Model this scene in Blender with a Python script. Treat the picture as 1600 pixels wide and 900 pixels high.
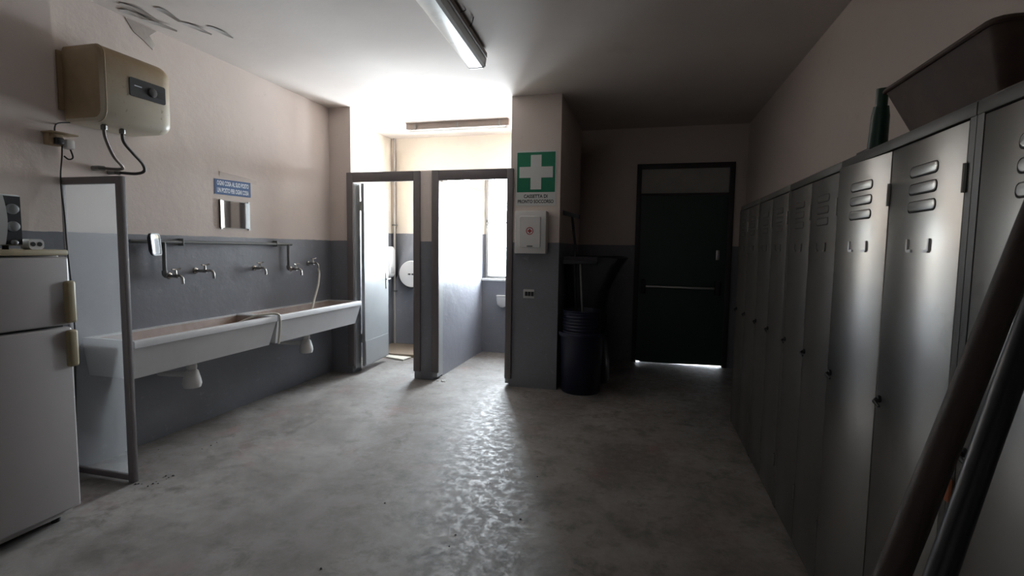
import bpy, bmesh, math, random
from mathutils import Vector, Matrix
random.seed(7)
for o in list(bpy.data.objects): bpy.data.objects.remove(o)
S = bpy.context.scene
C = S.collection

# ------------------------------------------------------------------ camera
cam_d = bpy.data.cameras.new('camera'); cam = bpy.data.objects.new('camera', cam_d); C.objects.link(cam)
r_, u_, f_ = Vector((0.96786119, 0.2511051, 0.01381868)), Vector((-0.03286189, 0.07180346, 0.9968773)), Vector((-0.24932874, 0.96529296, -0.07774757))
mw = Matrix((r_, u_, -f_)).transposed().to_4x4(); mw.translation = (0, 0, 1.45)
cam.matrix_world = mw
cam_d.sensor_width = 36; cam_d.lens = 795.15 * 36 / 1600; cam_d.clip_start = 0.05
S.camera = cam
# ------------------------------------------------------------------ world: bright overcast daylight outside
W = bpy.data.worlds.new('daylight'); S.world = W; W.use_nodes = True
bg = W.node_tree.nodes['Background']; bg.inputs[0].default_value = (0.86, 0.925, 1.0, 1); bg.inputs[1].default_value = 79.0
S.view_settings.view_transform = 'Standard'; S.view_settings.look = 'None'
S.view_settings.exposure = 0.0; S.view_settings.gamma = 1.0; S.view_settings.use_curve_mapping = False
def portal(x0, x1, z0, z1, y):
    d = bpy.data.lights.new('window_portal', 'AREA'); d.shape = 'RECTANGLE'; d.size = x1 - x0; d.size_y = z1 - z0
    d.cycles.is_portal = True
    o = bpy.data.objects.new('window_portal', d); C.objects.link(o)
    o.location = ((x0 + x1) / 2, y, (z0 + z1) / 2); o.rotation_euler = (math.radians(-90), 0, 0)

# room numbers (metres)
XL, XR, YP, YB, ZC, YN = -3.46, 1.17, 5.105, 6.73, 2.98, -2.2
XK = 0.746                                           # locker fronts
WIN = [(-3.06, -2.36, 1.03, 2.45), (-2.15, -1.42, 1.03, 2.45)]
DOOR = (-0.12, 1.037, 0.0, 2.53)
for w in WIN: portal(w[0], w[1], w[2], w[3], 7.0)


# ------------------------------------------------------------------ helpers
ORG = {}
def finish(name, bm, m, sharp=38):
    bmesh.ops.recalc_face_normals(bm, faces=bm.faces[:])
    for e in bm.edges:
        if len(e.link_faces) == 2 and e.calc_face_angle(0) > math.radians(sharp): e.smooth = False
    for f in bm.faces: f.smooth = True
    me = bpy.data.meshes.new(name); bm.to_mesh(me); bm.free()
    if m: me.materials.append(m)
    return me
def obj(name, bm, m, parent=None, raw=False, loc=None):
    """bm in world coordinates unless raw; a child keeps its thing's origin"""
    if not raw:
        if parent is not None: org = ORG[parent.name]
        elif loc is not None: org = Vector(loc)
        else:
            xs = [v.co for v in bm.verts]
            org = Vector(((min(v.x for v in xs) + max(v.x for v in xs)) / 2, (min(v.y for v in xs) + max(v.y for v in xs)) / 2, min(v.z for v in xs)))
        for v in bm.verts: v.co -= org
    me = finish(name, bm, m)
    o = bpy.data.objects.new(name, me); C.objects.link(o)
    if parent is not None:
        o.parent = parent
        if loc is not None: o.location = loc
        if not raw: ORG[o.name] = org
    else:
        o.location = org if not raw else (loc or (0, 0, 0)); ORG[o.name] = Vector(o.location)
    return o
def thing(name, loc, label, cat, group=None):
    o = bpy.data.objects.new(name, None); C.objects.link(o); o.location = loc; o.empty_display_size = .1
    ORG[o.name] = Vector(loc)
    return tag(o, label, cat, group)
def tag(o, label, cat=None, group=None, kind=None):
    o['label'] = label
    if cat: o['category'] = cat
    if group: o['group'] = group
    if kind: o['kind'] = kind
    return o
def struct(name, bm, m, label):
    o = obj(name, bm, m); o['kind'] = 'structure'; o['label'] = label
    return o
def sthing(name, loc, label):
    o = bpy.data.objects.new(name, None); C.objects.link(o); o.location = loc; ORG[o.name] = Vector(loc); o['kind'] = 'structure'; o['label'] = label
    return o
def B(): return bmesh.new()
def box(bm, x0, x1, y0, y1, z0, z1, bev=0, seg=2):
    vs = [bm.verts.new(c) for c in ((x0,y0,z0),(x1,y0,z0),(x1,y1,z0),(x0,y1,z0),(x0,y0,z1),(x1,y0,z1),(x1,y1,z1),(x0,y1,z1))]
    fs = [bm.faces.new([vs[i] for i in f]) for f in ((3,2,1,0),(4,5,6,7),(0,1,5,4),(1,2,6,5),(2,3,7,6),(3,0,4,7))]
    if bev:
        es = list({e for f in fs for e in f.edges})
        bmesh.ops.bevel(bm, geom=es, offset=bev, segments=seg, affect='EDGES', profile=.5)
    return bm
def bx(*a, **k): return box(B(), *a, **k)
def spline(pts, n=6):
    P = [Vector(p) for p in pts]; P = [2*P[0]-P[1]] + P + [2*P[-1]-P[-2]]; out = []
    for i in range(1, len(P)-2):
        for k in range(n):
            t = k / n
            out.append(.5*((2*P[i]) + (P[i+1]-P[i-1])*t + (2*P[i-1]-5*P[i]+4*P[i+1]-P[i+2])*t*t + (3*P[i]-P[i-1]-3*P[i+1]+P[i+2])*t**3))
    return out + [P[-2]]
def tube(bm, pts, r, seg=10):
    P = [Vector(p) for p in pts]; n = len(P); R = r if isinstance(r, (list, tuple)) else [r]*n
    T = [(P[min(i+1,n-1)] - P[max(i-1,0)]).normalized() for i in range(n)]
    u = T[0].orthogonal().normalized(); rings = []
    for i in range(n):
        u = (u - T[i]*u.dot(T[i])).normalized(); v = T[i].cross(u)
        rings.append([bm.verts.new(P[i] + R[i]*(math.cos(2*math.pi*k/seg)*u + math.sin(2*math.pi*k/seg)*v)) for k in range(seg)])
    for a, b in zip(rings, rings[1:]):
        for k in range(seg): bm.faces.new((a[k], a[(k+1)%seg], b[(k+1)%seg], b[k]))
    bm.faces.new(rings[0][::-1]); bm.faces.new(rings[-1])
    return bm
def loft(bm, rings, cap0=True, cap1=True):
    R = [[bm.verts.new(p) for p in r] for r in rings]; n = len(R[0])
    for a, b in zip(R, R[1:]):
        for k in range(n): bm.faces.new((a[k], a[(k+1)%n], b[(k+1)%n], b[k]))
    if cap0: bm.faces.new(R[0][::-1])
    if cap1: bm.faces.new(R[-1])
    return bm
def lathe(bm, prof, c, seg=20, axis='z', cap0=True, cap1=True):
    c = Vector(c); rings = []
    for r, h in prof:
        ring = []
        for k in range(seg):
            a = 2*math.pi*k/seg; p, q = r*math.cos(a), r*math.sin(a)
            ring.append(c + Vector({'z': (p,q,h), 'x': (h,p,q), 'y': (p,h,q)}[axis]))
        rings.append(ring)
    return loft(bm, rings, cap0, cap1)
def prism(bm, poly, axis, a0, a1):
    f = {'x': lambda p, a: (a, p[0], p[1]), 'y': lambda p, a: (p[0], a, p[1]), 'z': lambda p, a: (p[0], p[1], a)}[axis]
    return loft(bm, [[f(p, a0) for p in poly], [f(p, a1) for p in poly]])
def rrect(x0, x1, y0, y1, r, n=4):
    out = []
    for cx, cy, a0 in ((x1-r, y1-r, 0), (x0+r, y1-r, 90), (x0+r, y0+r, 180), (x1-r, y0+r, 270)):
        for k in range(n+1):
            a = math.radians(a0 + 90*k/n); out.append((cx + r*math.cos(a), cy + r*math.sin(a)))
    return out
def text_bm(body, h, wid, f):
    """letters fitted to height h, width wid, mapped by f(u, v) -> world point"""
    cu = bpy.data.curves.new('t', 'FONT'); cu.body = body; cu.align_x = 'CENTER'; cu.align_y = 'CENTER'; cu.resolution_u = 3; cu.offset = .030
    to = bpy.data.objects.new('t', cu); C.objects.link(to); bpy.context.view_layer.update()
    me = bpy.data.meshes.new_from_object(to.evaluated_get(bpy.context.evaluated_depsgraph_get()))
    bm = B(); bm.from_mesh(me)
    xs = [v.co.x for v in bm.verts]; ys = [v.co.y for v in bm.verts]
    cx, cy = (min(xs)+max(xs))/2, (min(ys)+max(ys))/2; sx, sy = wid/(max(xs)-min(xs)), h/(max(ys)-min(ys))
    for v in bm.verts: v.co = Vector(f((v.co.x-cx)*sx, (v.co.y-cy)*sy))
    bpy.data.objects.remove(to); bpy.data.curves.remove(cu); bpy.data.meshes.remove(me)
    return bm

# ------------------------------------------------------------------ materials
def nt(name):
    m = bpy.data.materials.new(name); m.use_nodes = True; N = m.node_tree.nodes; Lk = m.node_tree.links
    return m, N, Lk, N['Principled BSDF']
def noise(N, Lk, scale, detail=5, rough=.6, vec=None, dist=0):
    n = N.new('ShaderNodeTexNoise'); n.inputs['Scale'].default_value = scale; n.inputs['Detail'].default_value = detail
    n.inputs['Roughness'].default_value = rough; n.inputs['Distortion'].default_value = dist
    if vec: Lk.new(vec, n.inputs['Vector'])
    return n.outputs['Fac']
def ramp(N, Lk, fac, a, b, ca=(0,0,0), cb=(1,1,1)):
    r = N.new('ShaderNodeValToRGB'); r.color_ramp.elements[0].position = a; r.color_ramp.elements[1].position = b
    r.color_ramp.elements[0].color = (*ca, 1); r.color_ramp.elements[1].color = (*cb, 1); Lk.new(fac, r.inputs[0])
    return r.outputs[0]
def mix(N, Lk, fac, a, b):
    x = N.new('ShaderNodeMix'); x.data_type = 'RGBA'
    for s, v in ((0, fac), (6, a), (7, b)):
        if hasattr(v, 'links'): Lk.new(v, x.inputs[s])
        elif isinstance(v, (int, float)): x.inputs[s].default_value = v
        else: x.inputs[s].default_value = (*v, 1)
    return x.outputs[2]
def math_(N, Lk, op, a, b=0, clamp=False):
    x = N.new('ShaderNodeMath'); x.operation = op; x.use_clamp = clamp
    for i, v in enumerate((a, b)):
        if hasattr(v, 'links'): Lk.new(v, x.inputs[i])
        else: x.inputs[i].default_value = v
    return x.outputs[0]
def bump(N, Lk, bsdf, h, strength, dist=.01):
    b = N.new('ShaderNodeBump'); b.inputs['Strength'].default_value = strength; b.inputs['Distance'].default_value = dist
    Lk.new(h, b.inputs['Height']); Lk.new(b.outputs[0], bsdf.inputs['Normal'])
def pos(N): return N.new('ShaderNodeNewGeometry').outputs['Position']
def mat(name, col, rough=.6, metal=0, var=.18, scale=6, bmp=0, bscale=80, stain=None, stain_lo=.55, stain_hi=.75, sscale=3, spec=.5):
    m, N, Lk, P = nt(name); v = pos(N)
    f = noise(N, Lk, scale, vec=v)
    c = mix(N, Lk, f, [max(0, k*(1-var)) for k in col], [min(1, k*(1+var)) for k in col])
    if stain:
        s = ramp(N, Lk, noise(N, Lk, sscale, 8, .65, v), stain_lo, stain_hi); c = mix(N, Lk, s, c, stain)
    Lk.new(c, P.inputs['Base Color']); P.inputs['Roughness'].default_value = rough; P.inputs['Metallic'].default_value = metal
    P.inputs['Specular IOR Level'].default_value = spec
    if bmp: bump(N, Lk, P, noise(N, Lk, bscale, 4, vec=v), bmp, .004)
    return m
def wall_paint(name, dado_z, up=(.70,.605,.55), low=(.205,.208,.232)):
    m, N, Lk, P = nt(name); v = pos(N)
    sep = N.new('ShaderNodeSeparateXYZ'); Lk.new(v, sep.inputs[0])
    wob = math_(N, Lk, 'MULTIPLY', math_(N, Lk, 'SUBTRACT', noise(N, Lk, 9, 4, vec=v), .5), .012)
    isup = math_(N, Lk, 'GREATER_THAN', math_(N, Lk, 'ADD', sep.outputs[2], wob), dado_z)
    big = noise(N, Lk, 1.1, 5, .6, v); fine = noise(N, Lk, 14, 6, .7, v)
    cu = mix(N, Lk, big, [k*.9 for k in up], [min(1, k*1.08) for k in up])
    cu = mix(N, Lk, ramp(N, Lk, fine, .62, .80), cu, [k*.82 for k in up])
    cl = mix(N, Lk, big, [k*.75 for k in low], [k*1.3 for k in low])
    cl = mix(N, Lk, ramp(N, Lk, fine, .60, .78), cl, [k*1.6 for k in low])
    Lk.new(mix(N, Lk, isup, cl, cu), P.inputs['Base Color'])
    rl = math_(N, Lk, 'ADD', math_(N, Lk, 'MULTIPLY', fine, .25), .30)
    mr = N.new('ShaderNodeMix'); Lk.new(isup, mr.inputs[0]); Lk.new(rl, mr.inputs[2]); mr.inputs[3].default_value = .85
    Lk.new(mr.outputs[0], P.inputs['Roughness'])
    h = math_(N, Lk, 'ADD', math_(N, Lk, 'MULTIPLY', noise(N, Lk, 3.0, 3, vec=v), 1.0), math_(N, Lk, 'MULTIPLY', noise(N, Lk, 60, 3, vec=v), .12))
    bump(N, Lk, P, h, .35, .02)
    return m
M = {}
M['wall'] = wall_paint('wall_paint_two_tone', 1.512)
M['stall'] = wall_paint('stall_paint_two_tone', 1.64, up=(.80,.72,.62))
M['ceiling'] = mat('ceiling_paint', (.64,.575,.53), .9, var=.10, scale=1.5, bmp=.25, bscale=25, stain=(.50,.44,.40), stain_lo=.60, stain_hi=.85, sscale=1.2)
def floor_mat():
    m, N, Lk, P = nt('worn_concrete'); v = pos(N)
    a = noise(N, Lk, 1.6, 9, .68, v, .3); b = noise(N, Lk, 6, 9, .72, v, .3); c = noise(N, Lk, 38, 5, .7, v)
    col = mix(N, Lk, ramp(N, Lk, a, .36, .64), (.150,.132,.120), (.285,.262,.245))
    col = mix(N, Lk, ramp(N, Lk, b, .50, .66), col, (.125,.110,.100))
    col = mix(N, Lk, math_(N, Lk, 'MULTIPLY', ramp(N, Lk, noise(N, Lk, 2.1, 6, .6, v, .4), .57, .70), .45), col, (.23,.125,.115))
    col = mix(N, Lk, ramp(N, Lk, c, .66, .8), col, (.13,.125,.12))
    Lk.new(col, P.inputs['Base Color'])
    g = ramp(N, Lk, noise(N, Lk, 17, 8, .8, v, .2), .46, .60)
    mr = N.new('ShaderNodeMix'); Lk.new(g, mr.inputs[0]); mr.inputs[2].default_value = .66; mr.inputs[3].default_value = .40
    Lk.new(mr.outputs[0], P.inputs['Roughness'])
    bump(N, Lk, P, noise(N, Lk, 90, 4, .6, v), .07, .005)
    return m
M['floor'] = floor_mat()
M['frame'] = mat('brown_grey_frame_paint', (.165,.145,.145), .5, var=.15, bmp=.1)
M['leaf'] = mat('light_grey_door_paint', (.30,.31,.315), .42, var=.08, stain=(.30,.30,.29), stain_lo=.62, stain_hi=.85)
M['white'] = mat('white_plastic', (.72,.71,.69), .4, var=.05)
M['ceramic'] = mat('grey_white_ceramic', (.68,.68,.69), .28, var=.08, stain=(.54,.51,.48), stain_lo=.62, stain_hi=.8)
M['basin'] = mat('stained_basin', (.42,.33,.29), .45, var=.25, scale=9, stain=(.27,.17,.11), stain_lo=.5, stain_hi=.75, sscale=4)
M['galv'] = mat('dull_pipe_metal', (.20,.20,.19), .45, .7, var=.3, scale=25)
M['pipe'] = mat('grey_painted_pipe', (.13,.135,.13), .5, var=.3, scale=14)
M['chrome'] = mat('worn_chrome', (.42,.40,.37), .25, .95, var=.2, scale=30)
M['steel'] = mat('bright_steel', (.6,.6,.6), .3, 1, var=.1)
M['black'] = mat('black_plastic', (.014,.014,.016), .45, var=.2)
M['rubber'] = mat('dark_hose_rubber', (.035,.03,.03), .5, var=.3)
M['braid'] = mat('braided_hose', (.16,.14,.13), .4, .5, var=.3, scale=120)
M['hose'] = mat('cream_hose', (.60,.57,.50), .45, var=.1)
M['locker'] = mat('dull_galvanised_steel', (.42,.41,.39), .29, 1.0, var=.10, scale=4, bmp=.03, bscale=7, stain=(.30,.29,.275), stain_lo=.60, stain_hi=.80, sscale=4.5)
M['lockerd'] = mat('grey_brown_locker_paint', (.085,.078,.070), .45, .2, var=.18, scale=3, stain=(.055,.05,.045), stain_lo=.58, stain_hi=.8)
M['fridge'] = mat('aged_white_enamel', (.38,.35,.34), .35, var=.05)
M['yellow'] = mat('yellowed_plastic', (.33,.27,.16), .45, var=.15, scale=12)
M['gap'] = mat('dark_gasket', (.03,.028,.026), .8)
M['lightgrey'] = mat('light_grey_enamel', (.50,.50,.49), .4, var=.06)
M['green'] = mat('dark_green_door_paint', (.020,.048,.036), .42, var=.2, scale=2, bmp=.05, bscale=10)
M['dframe'] = mat('dark_brown_frame', (.045,.035,.033), .5)
M['mirror'] = mat('mirror_glass', (.80,.82,.82), .04, 1, var=.03, stain=(.60,.61,.60), stain_lo=.55, stain_hi=.8, sscale=12)
M['signblue'] = mat('blue_sign_enamel', (.010,.070,.22), .6, var=.08)
M['signgreen'] = mat('green_sign_print', (.0,.17,.085), .5, var=.06)
M['signwhite'] = mat('white_sign_sheet', (.66,.66,.64), .5, var=.04)
M['letter'] = mat('white_lettering', (.72,.78,.86), .5, var=.03)
M['ink'] = mat('dark_lettering', (.03,.03,.03), .6)
M['red'] = mat('red_emblem_print', (.42,.03,.03), .5)
M['bluebin'] = mat('dark_blue_plastic', (.008,.011,.032), .38, var=.2)
M['sack'] = mat('black_sack_plastic', (.012,.012,.015), .4, var=.3, bmp=.3, bscale=14)
M['wood'] = mat('brown_pole_wood', (.032,.019,.014), .6, var=.4, scale=9, bmp=.3, bscale=40)
M['darkpole'] = mat('blue_black_pole_paint', (.010,.012,.016), .38, var=.3)
M['rust'] = mat('rusty_brown_steel', (.075,.046,.036), .65, .2, var=.3, scale=7, stain=(.12,.078,.043), stain_lo=.52, stain_hi=.75, sscale=5)
M['greenpaint'] = mat('dark_green_metal', (.012,.055,.035), .4, var=.2)
M['orange'] = mat('orange_tag', (.42,.13,.05), .5)
M['lampbody'] = mat('lamp_housing_brown', (.21,.165,.14), .6, var=.15)
M['tube'] = mat('white_tube_glass', (.8,.8,.78), .25, var=.03)
M['board'] = mat('pale_board', (.62,.58,.50), .6, var=.1)
M['brownfloor'] = mat('brown_stained_slab', (.25,.19,.14), .65, var=.3, scale=6, bmp=.2, bscale=30)
M['plaster'] = mat('bare_plaster', (.42,.37,.33), .9, var=.2, bmp=.4, bscale=40)
M['flake'] = mat('peeling_paint', (.56,.54,.52), .8, var=.1)
M['straw'] = mat('dark_broom_bristles', (.03,.025,.03), .8, var=.4, scale=60)
def heater_mat():
    m, N, Lk, P = nt('aged_beige_enamel'); v = pos(N)
    sep = N.new('ShaderNodeSeparateXYZ'); Lk.new(v, sep.inputs[0])
    h = math_(N, Lk, 'ADD', sep.outputs[2], math_(N, Lk, 'MULTIPLY', noise(N, Lk, 6, 5, vec=v), .18))
    c = mix(N, Lk, ramp(N, Lk, math_(N, Lk, 'SUBTRACT', h, 2.0), .42, .68), (.52,.47,.37), (.33,.23,.125))
    c = mix(N, Lk, ramp(N, Lk, noise(N, Lk, 25, 6, .7, v), .60, .75), c, (.27,.21,.14))
    Lk.new(c, P.inputs['Base Color']); P.inputs['Roughness'].default_value = .4
    return m
M['heater'] = heater_mat(); M['heaterside'] = mat('browned_enamel_side', (.35,.255,.15), .5, var=.2, scale=10, stain=(.22,.15,.09), stain_lo=.58, stain_hi=.8, sscale=9)
def glass_mat(name, haze, hcol, rough=.05):
    m, N, Lk, P = nt(name); out = N['Material Output']; N.remove(P); v = pos(N)
    t = N.new('ShaderNodeBsdfTransparent'); t.inputs[0].default_value = (.93,.95,.95,1)
    d = N.new('ShaderNodeBsdfDiffuse'); d.inputs[0].default_value = (*hcol, 1)
    tr = N.new('ShaderNodeBsdfTranslucent'); tr.inputs[0].default_value = (*hcol, 1)
    md = N.new('ShaderNodeMixShader'); md.inputs[0].default_value = .75; Lk.new(d.outputs[0], md.inputs[1]); Lk.new(tr.outputs[0], md.inputs[2])
    mx = N.new('ShaderNodeMixShader'); Lk.new(math_(N, Lk, 'ADD', math_(N, Lk, 'MULTIPLY', noise(N, Lk, 4, 4, .5, v), haze*.5), haze*.75, True), mx.inputs[0])
    Lk.new(t.outputs[0], mx.inputs[1]); Lk.new(md.outputs[0], mx.inputs[2])
    g = N.new('ShaderNodeBsdfGlossy'); g.inputs['Roughness'].default_value = rough
    lw = N.new('ShaderNodeLayerWeight'); lw.inputs[0].default_value = .5; frv = math_(N, Lk, 'ADD', math_(N, Lk, 'MULTIPLY', math_(N, Lk, 'POWER', lw.outputs['Facing'], 5.0), .9), .02, True)
    mg = N.new('ShaderNodeMixShader'); Lk.new(frv, mg.inputs[0]); Lk.new(mx.outputs[0], mg.inputs[1]); Lk.new(g.outputs[0], mg.inputs[2])
    Lk.new(mg.outputs[0], out.inputs[0])
    return m
M['hazy'] = glass_mat('hazy_dirty_glass', .135, (.80,.79,.80), .2)
M['pane'] = glass_mat('window_glass', .03, (.8,.8,.8))
M['diffuser'] = mat('prismatic_diffuser', (.66,.65,.62), .3, var=.12, scale=9, stain=(.45,.43,.39), stain_lo=.55, stain_hi=.75, sscale=6)

# ------------------------------------------------------------------ the setting
struct('floor', bx(XL-.35, XR+.3, YN-.2, YB+.9, -.15, 0), M['floor'], 'worn grey concrete floor with stains')
struct('ceiling', bx(XL-.35, XR+.3, YN-.2, YB+.3, ZC, ZC+.15), M['ceiling'], 'off white painted ceiling')
struct('wall_left', bx(XL-.25, XL, 2.315, YP+.01, 0, ZC), M['wall'], 'left wall, white above a grey painted lower half')
struct('wall_left_pilaster', bx(XL-.25, XL+.05, YN, 2.315, 0, ZC), M['wall'], 'shallow wall projection beside the refrigerator')
struct('wall_right', bx(XR, XR+.25, YN, YB+.01, 0, ZC), M['wall'], 'right wall above the lockers')
struct('wall_front', bx(XL-.25, XR+.25, YN-.2, YN, 0, ZC), M['wall'], 'wall behind the viewer')
def holed(bm, x0, x1, z0, z1, y0, y1, holes):
    xs = sorted({x0, x1, *[h[0] for h in holes], *[h[1] for h in holes]}); zs = sorted({z0, z1, *[h[2] for h in holes], *[h[3] for h in holes]})
    for a, b in zip(xs, xs[1:]):
        for c, d in zip(zs, zs[1:]):
            if not any(h[0]-1e-6 <= a and b <= h[1]+1e-6 and h[2]-1e-6 <= c and d <= h[3]+1e-6 for h in holes): box(bm, a, b, y0, y1, c, d)
    bmesh.ops.remove_doubles(bm, verts=bm.verts[:], dist=1e-5)
    return bm
struct('wall_back', holed(B(), -1.0, XR+.25, 0, ZC, YB, YB+.25, [DOOR]), M['wall'], 'back wall around the dark green door')
struct('wall_stall_back', holed(B(), -3.85, -1.0, 0, ZC, YB, YB+.25, WIN), M['stall'], 'back wall of the two toilet stalls with windows')
struct('wall_stall_left', bx(-3.8, -3.55, YP+.10, YB+.01, 0, ZC), M['stall'], 'left wall inside the first toilet stall')
struct('wall_pier', bx(XL-.3, -3.19, YP, 5.29, 0, ZC), M['wall'], 'short wall end between sinks and stalls')
struct('wall_pillar', bx(-1.345, -.835, YP, YB+.01, 0, ZC), M['wall'], 'wall block carrying the first aid sign')
bm = bx(-2.345, -2.205, YP-.012, YP+.2, 0, 2.265, bev=.006); struct('wall_divider', bm, M['wall'], 'narrow wall end between the two stall doorways')
struct('wall_partition', bx(-2.30, -2.168, YP+.19, YB, 0, 2.20), M['stall'], 'low partition between the two toilet stalls')

# windows
for i, (x0, x1, z0, z1) in enumerate(WIN):
    t = sthing('window_%d' % (i+1), (x0, YB+.12, z0), ['window of the first stall, hidden behind the divider', 'bright window in the back wall of the second stall'][i])
    bm = B(); e = .035; y0, y1 = YB+.10, YB+.15
    box(bm, x0, x0+e, y0, y1, z0, z1); box(bm, x1-e, x1, y0, y1, z0, z1); box(bm, x0+e, x1-e, y0, y1, z0, z0+e); box(bm, x0+e, x1-e, y0, y1, z1-e, z1)
    fr = obj('window_frame', bm, M['lightgrey'], t)
    obj('transom_bar', bx(x0+e, x1-e, y0+.005, y1-.005, 1.785, 1.815), M['lightgrey'], t)
    obj('pane', bx(x0+e, x1-e, y0+.02, y0+.026, z0+e, 1.785), M['pane'], t)
    obj('pane', bx(x0+e, x1-e, y0+.02, y0+.026, 1.815, z1-e), M['pane'], t)
    obj('window_sill', bx(x0-.02, x1+.02, YB-.03, YB+.10, z0-.03, z0, bev=.004), M['white'], t)
    bm = B(); box(bm, x0+.005, x0+.03, y0-.012, y0, 1.76, 1.84); tube(bm, [(x0+.018, y0-.012, 1.80), (x0+.018, y0-.04, 1.80), (x0+.03, y0-.045, 1.72)], .007, 6)
    obj('window_handle', bm, M['galv'], t)

# stall doorways
def doorway(n, x0, x1, i0, i1, label):
    t = sthing('door_%d' % n, (x0, YP, 0), label); y0, y1 = YP-.028, YP-.001
    post_p = lambda a, b: bx(a, b, y0, y1, .085, 2.262, bev=.004)
    obj('frame_post', post_p(x0, i0), M['frame'], t); obj('frame_post', post_p(i1, x1), M['frame'], t)
    obj('frame_head', bx(i0, i1, y0, y1, 2.155, 2.262, bev=.004), M['frame'], t)
    return t
d1 = doorway(1, -3.229, -2.343, -3.151, -2.422, 'brown grey metal frame of the left stall with a pale open door')
obj('jamb', bx(-3.189, -3.151, YP, 5.22, .05, 2.155), M['leaf'], d1)
obj('jamb', bx(-2.422, -2.3455, YP, 5.20, .0, 2.2), M['leaf'], d1)
# leaf opened into the stall
def quadprism(bm, p, q, th, z0, z1):
    p, q = Vector(p), Vector(q); n = Vector((-(q-p).y, (q-p).x)).normalized()*th
    return loft(bm, [[(a.x, a.y, z) for a in (p, q, q+n, p+n)] for z in (z0, z1)])
P0, P1 = (-3.066, 5.17), (-3.108, 5.80)
lf = obj('door_leaf', quadprism(B(), P0, P1, .036, .075, 2.152), M['leaf'], d1)
dirv = (Vector(P1)-Vector(P0)).normalized(); nrm = Vector((dirv.y, -dirv.x))
def lp(s, off): v = Vector(P0) + dirv*s + nrm*off; return (v.x, v.y)
obj('kick_plate', quadprism(B(), lp(.01, .004), lp(.62, .004), .004, .085, .36), M['leaf'], lf)
obj('sticker', quadprism(B(), lp(.25, .002), lp(.40, .002), .002, 1.70, 1.775), M['white'], lf)
bm = quadprism(B(), lp(.555, .006), lp(.59, .006), .006, .93, 1.13); a, b_ = lp(.572, .006), lp(.572, .05); c_ = lp(.47, .052)
tube(bm, [(*a, 1.05), (*b_, 1.05), (*c_, 1.05)], .009, 8); obj('door_handle', bm, M['galv'], lf)
for z in (.35, 1.85):
    obj('hinge', lathe(B(), [(.008, 0), (.008, .1)], (-3.10, 5.155, z), 8), M['galv'], d1)
d2 = doorway(2, -2.209, -1.316, -2.128, -1.382, 'brown grey metal frame of the right stall, standing open')
obj('jamb', bx(-2.204, -2.150, YP, 5.26, .03, 2.155), M['leaf'], d2)
obj('jamb', bx(-1.3449, -1.382, YP, 5.22, .03, 2.155), M['leaf'], d2)

# exit door
d3 = sthing('door_3', (.46, YB, 0), 'dark green exit door with a push bar and a pale panel above')
bm = B(); x0, x1, z1 = DOOR[0], DOOR[1], DOOR[3]
obj('frame_post', bx(x0, x0+.058, YB-.02, YB+.2, 0, z1, bev=.003), M['dframe'], d3)
obj('frame_post', bx(x1-.06, x1, YB-.02, YB+.2, 0, z1, bev=.003), M['dframe'], d3)
obj('frame_head', bx(x0+.058, x1-.06, YB-.02, YB+.2, z1-.062, z1, bev=.003), M['dframe'], d3)
obj('transom_panel', bx(x0+.058, x1-.06, YB+.02, YB+.06, 2.165, z1-.062), mat('transom_panel_paint', (.42,.40,.37), .7), d3)
obj('transom_rail', bx(x0+.058, x1-.06, YB, YB+.2, 2.136, 2.165), M['dframe'], d3)
lx0, lx1 = x0+.0575, x1-.0595
bm = B(); ly0, ly1 = YB+.015, YB+.065
prism(bm, [(lx0, .014), (lx0+.03, .012), (lx0+.06, .003), (.30, .003), (.55, .008), (lx1, .015), (lx1, 2.137), (lx0, 2.137)], 'y', ly0, ly1)
lf3 = obj('door_leaf', bm, M['green'], d3)
bm = B(); tube(bm, [(.03, YB-.065, .992), (.85, YB-.065, .988)], .014, 10); pb = obj('push_bar', bm, M['steel'], lf3)
for x in (.0, .885): obj('push_bar_bracket', bx(x-.03, x+.03, YB-.085, YB+.015, .90, 1.08, bev=.012), M['black'], lf3)
obj('lock_plate', bx(.86, .90, YB+.005, YB+.015, 1.34, 1.46, bev=.003), M['steel'], lf3)

# squat slab, loose board
struct('floor_slab', bx(-3.549, -2.301, 6.05, YB-.001, .0, .042, bev=.006), M['brownfloor'], 'brown stained raised slab at the back of the left stall')
bm = B(); loft(bm, [[(-3.30,5.96,z),(-2.93,5.845,z),(-2.90,6.02,z),(-3.25,6.05,z)] for z in (.002,.02)])
tag(obj('loose_board', bm, M['board']), 'pale loose board lying on the floor of the left stall', 'board')

# peeling ceiling paint and bare patch
cl = bpy.data.objects['ceiling']
def flake(cx, cy, L, Wd, ang, drop):
    bm = B(); n = 7; top = []
    ca, sa = math.cos(ang), math.sin(ang)
    rings = []
    for i in range(n):
        s = i/(n-1); w = Wd*(.35+.65*math.sin(math.pi*min(1, s*.9+.1)))*(1+.25*random.uniform(-1,1)); z = ZC-.002 - .55*drop*s*s
        row = []
        for j, q in enumerate((-1, -.3, .4, 1)):
            u, v = L*s, w*q
            row.append(Vector((cx+ca*u-sa*v, cy+sa*u+ca*v, z-.006*abs(q)*s)))
        rings.append(row)
    for dz in (0, -.0025):
        V = [[bm.verts.new(p+Vector((0,0,dz))) for p in r] for r in rings]
        for a, b in zip(V, V[1:]):
            for k in range(3): bm.faces.new((a[k], a[k+1], b[k+1], b[k]))
    obj('paint_flake', bm, M['flake'], cl)
for a in ((-3.40,2.72,.16,.05,.6,.05),(-3.38,2.86,.2,.035,.9,.035),(-3.30,2.64,.22,.04,1.2,.06),(-3.12,2.74,.15,.03,1.4,.04),(-3.16,2.95,.2,.03,1.1,.03),(-3.02,3.05,.18,.025,1.3,.02)): flake(*a)
wl = bpy.data.objects['wall_left']
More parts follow.
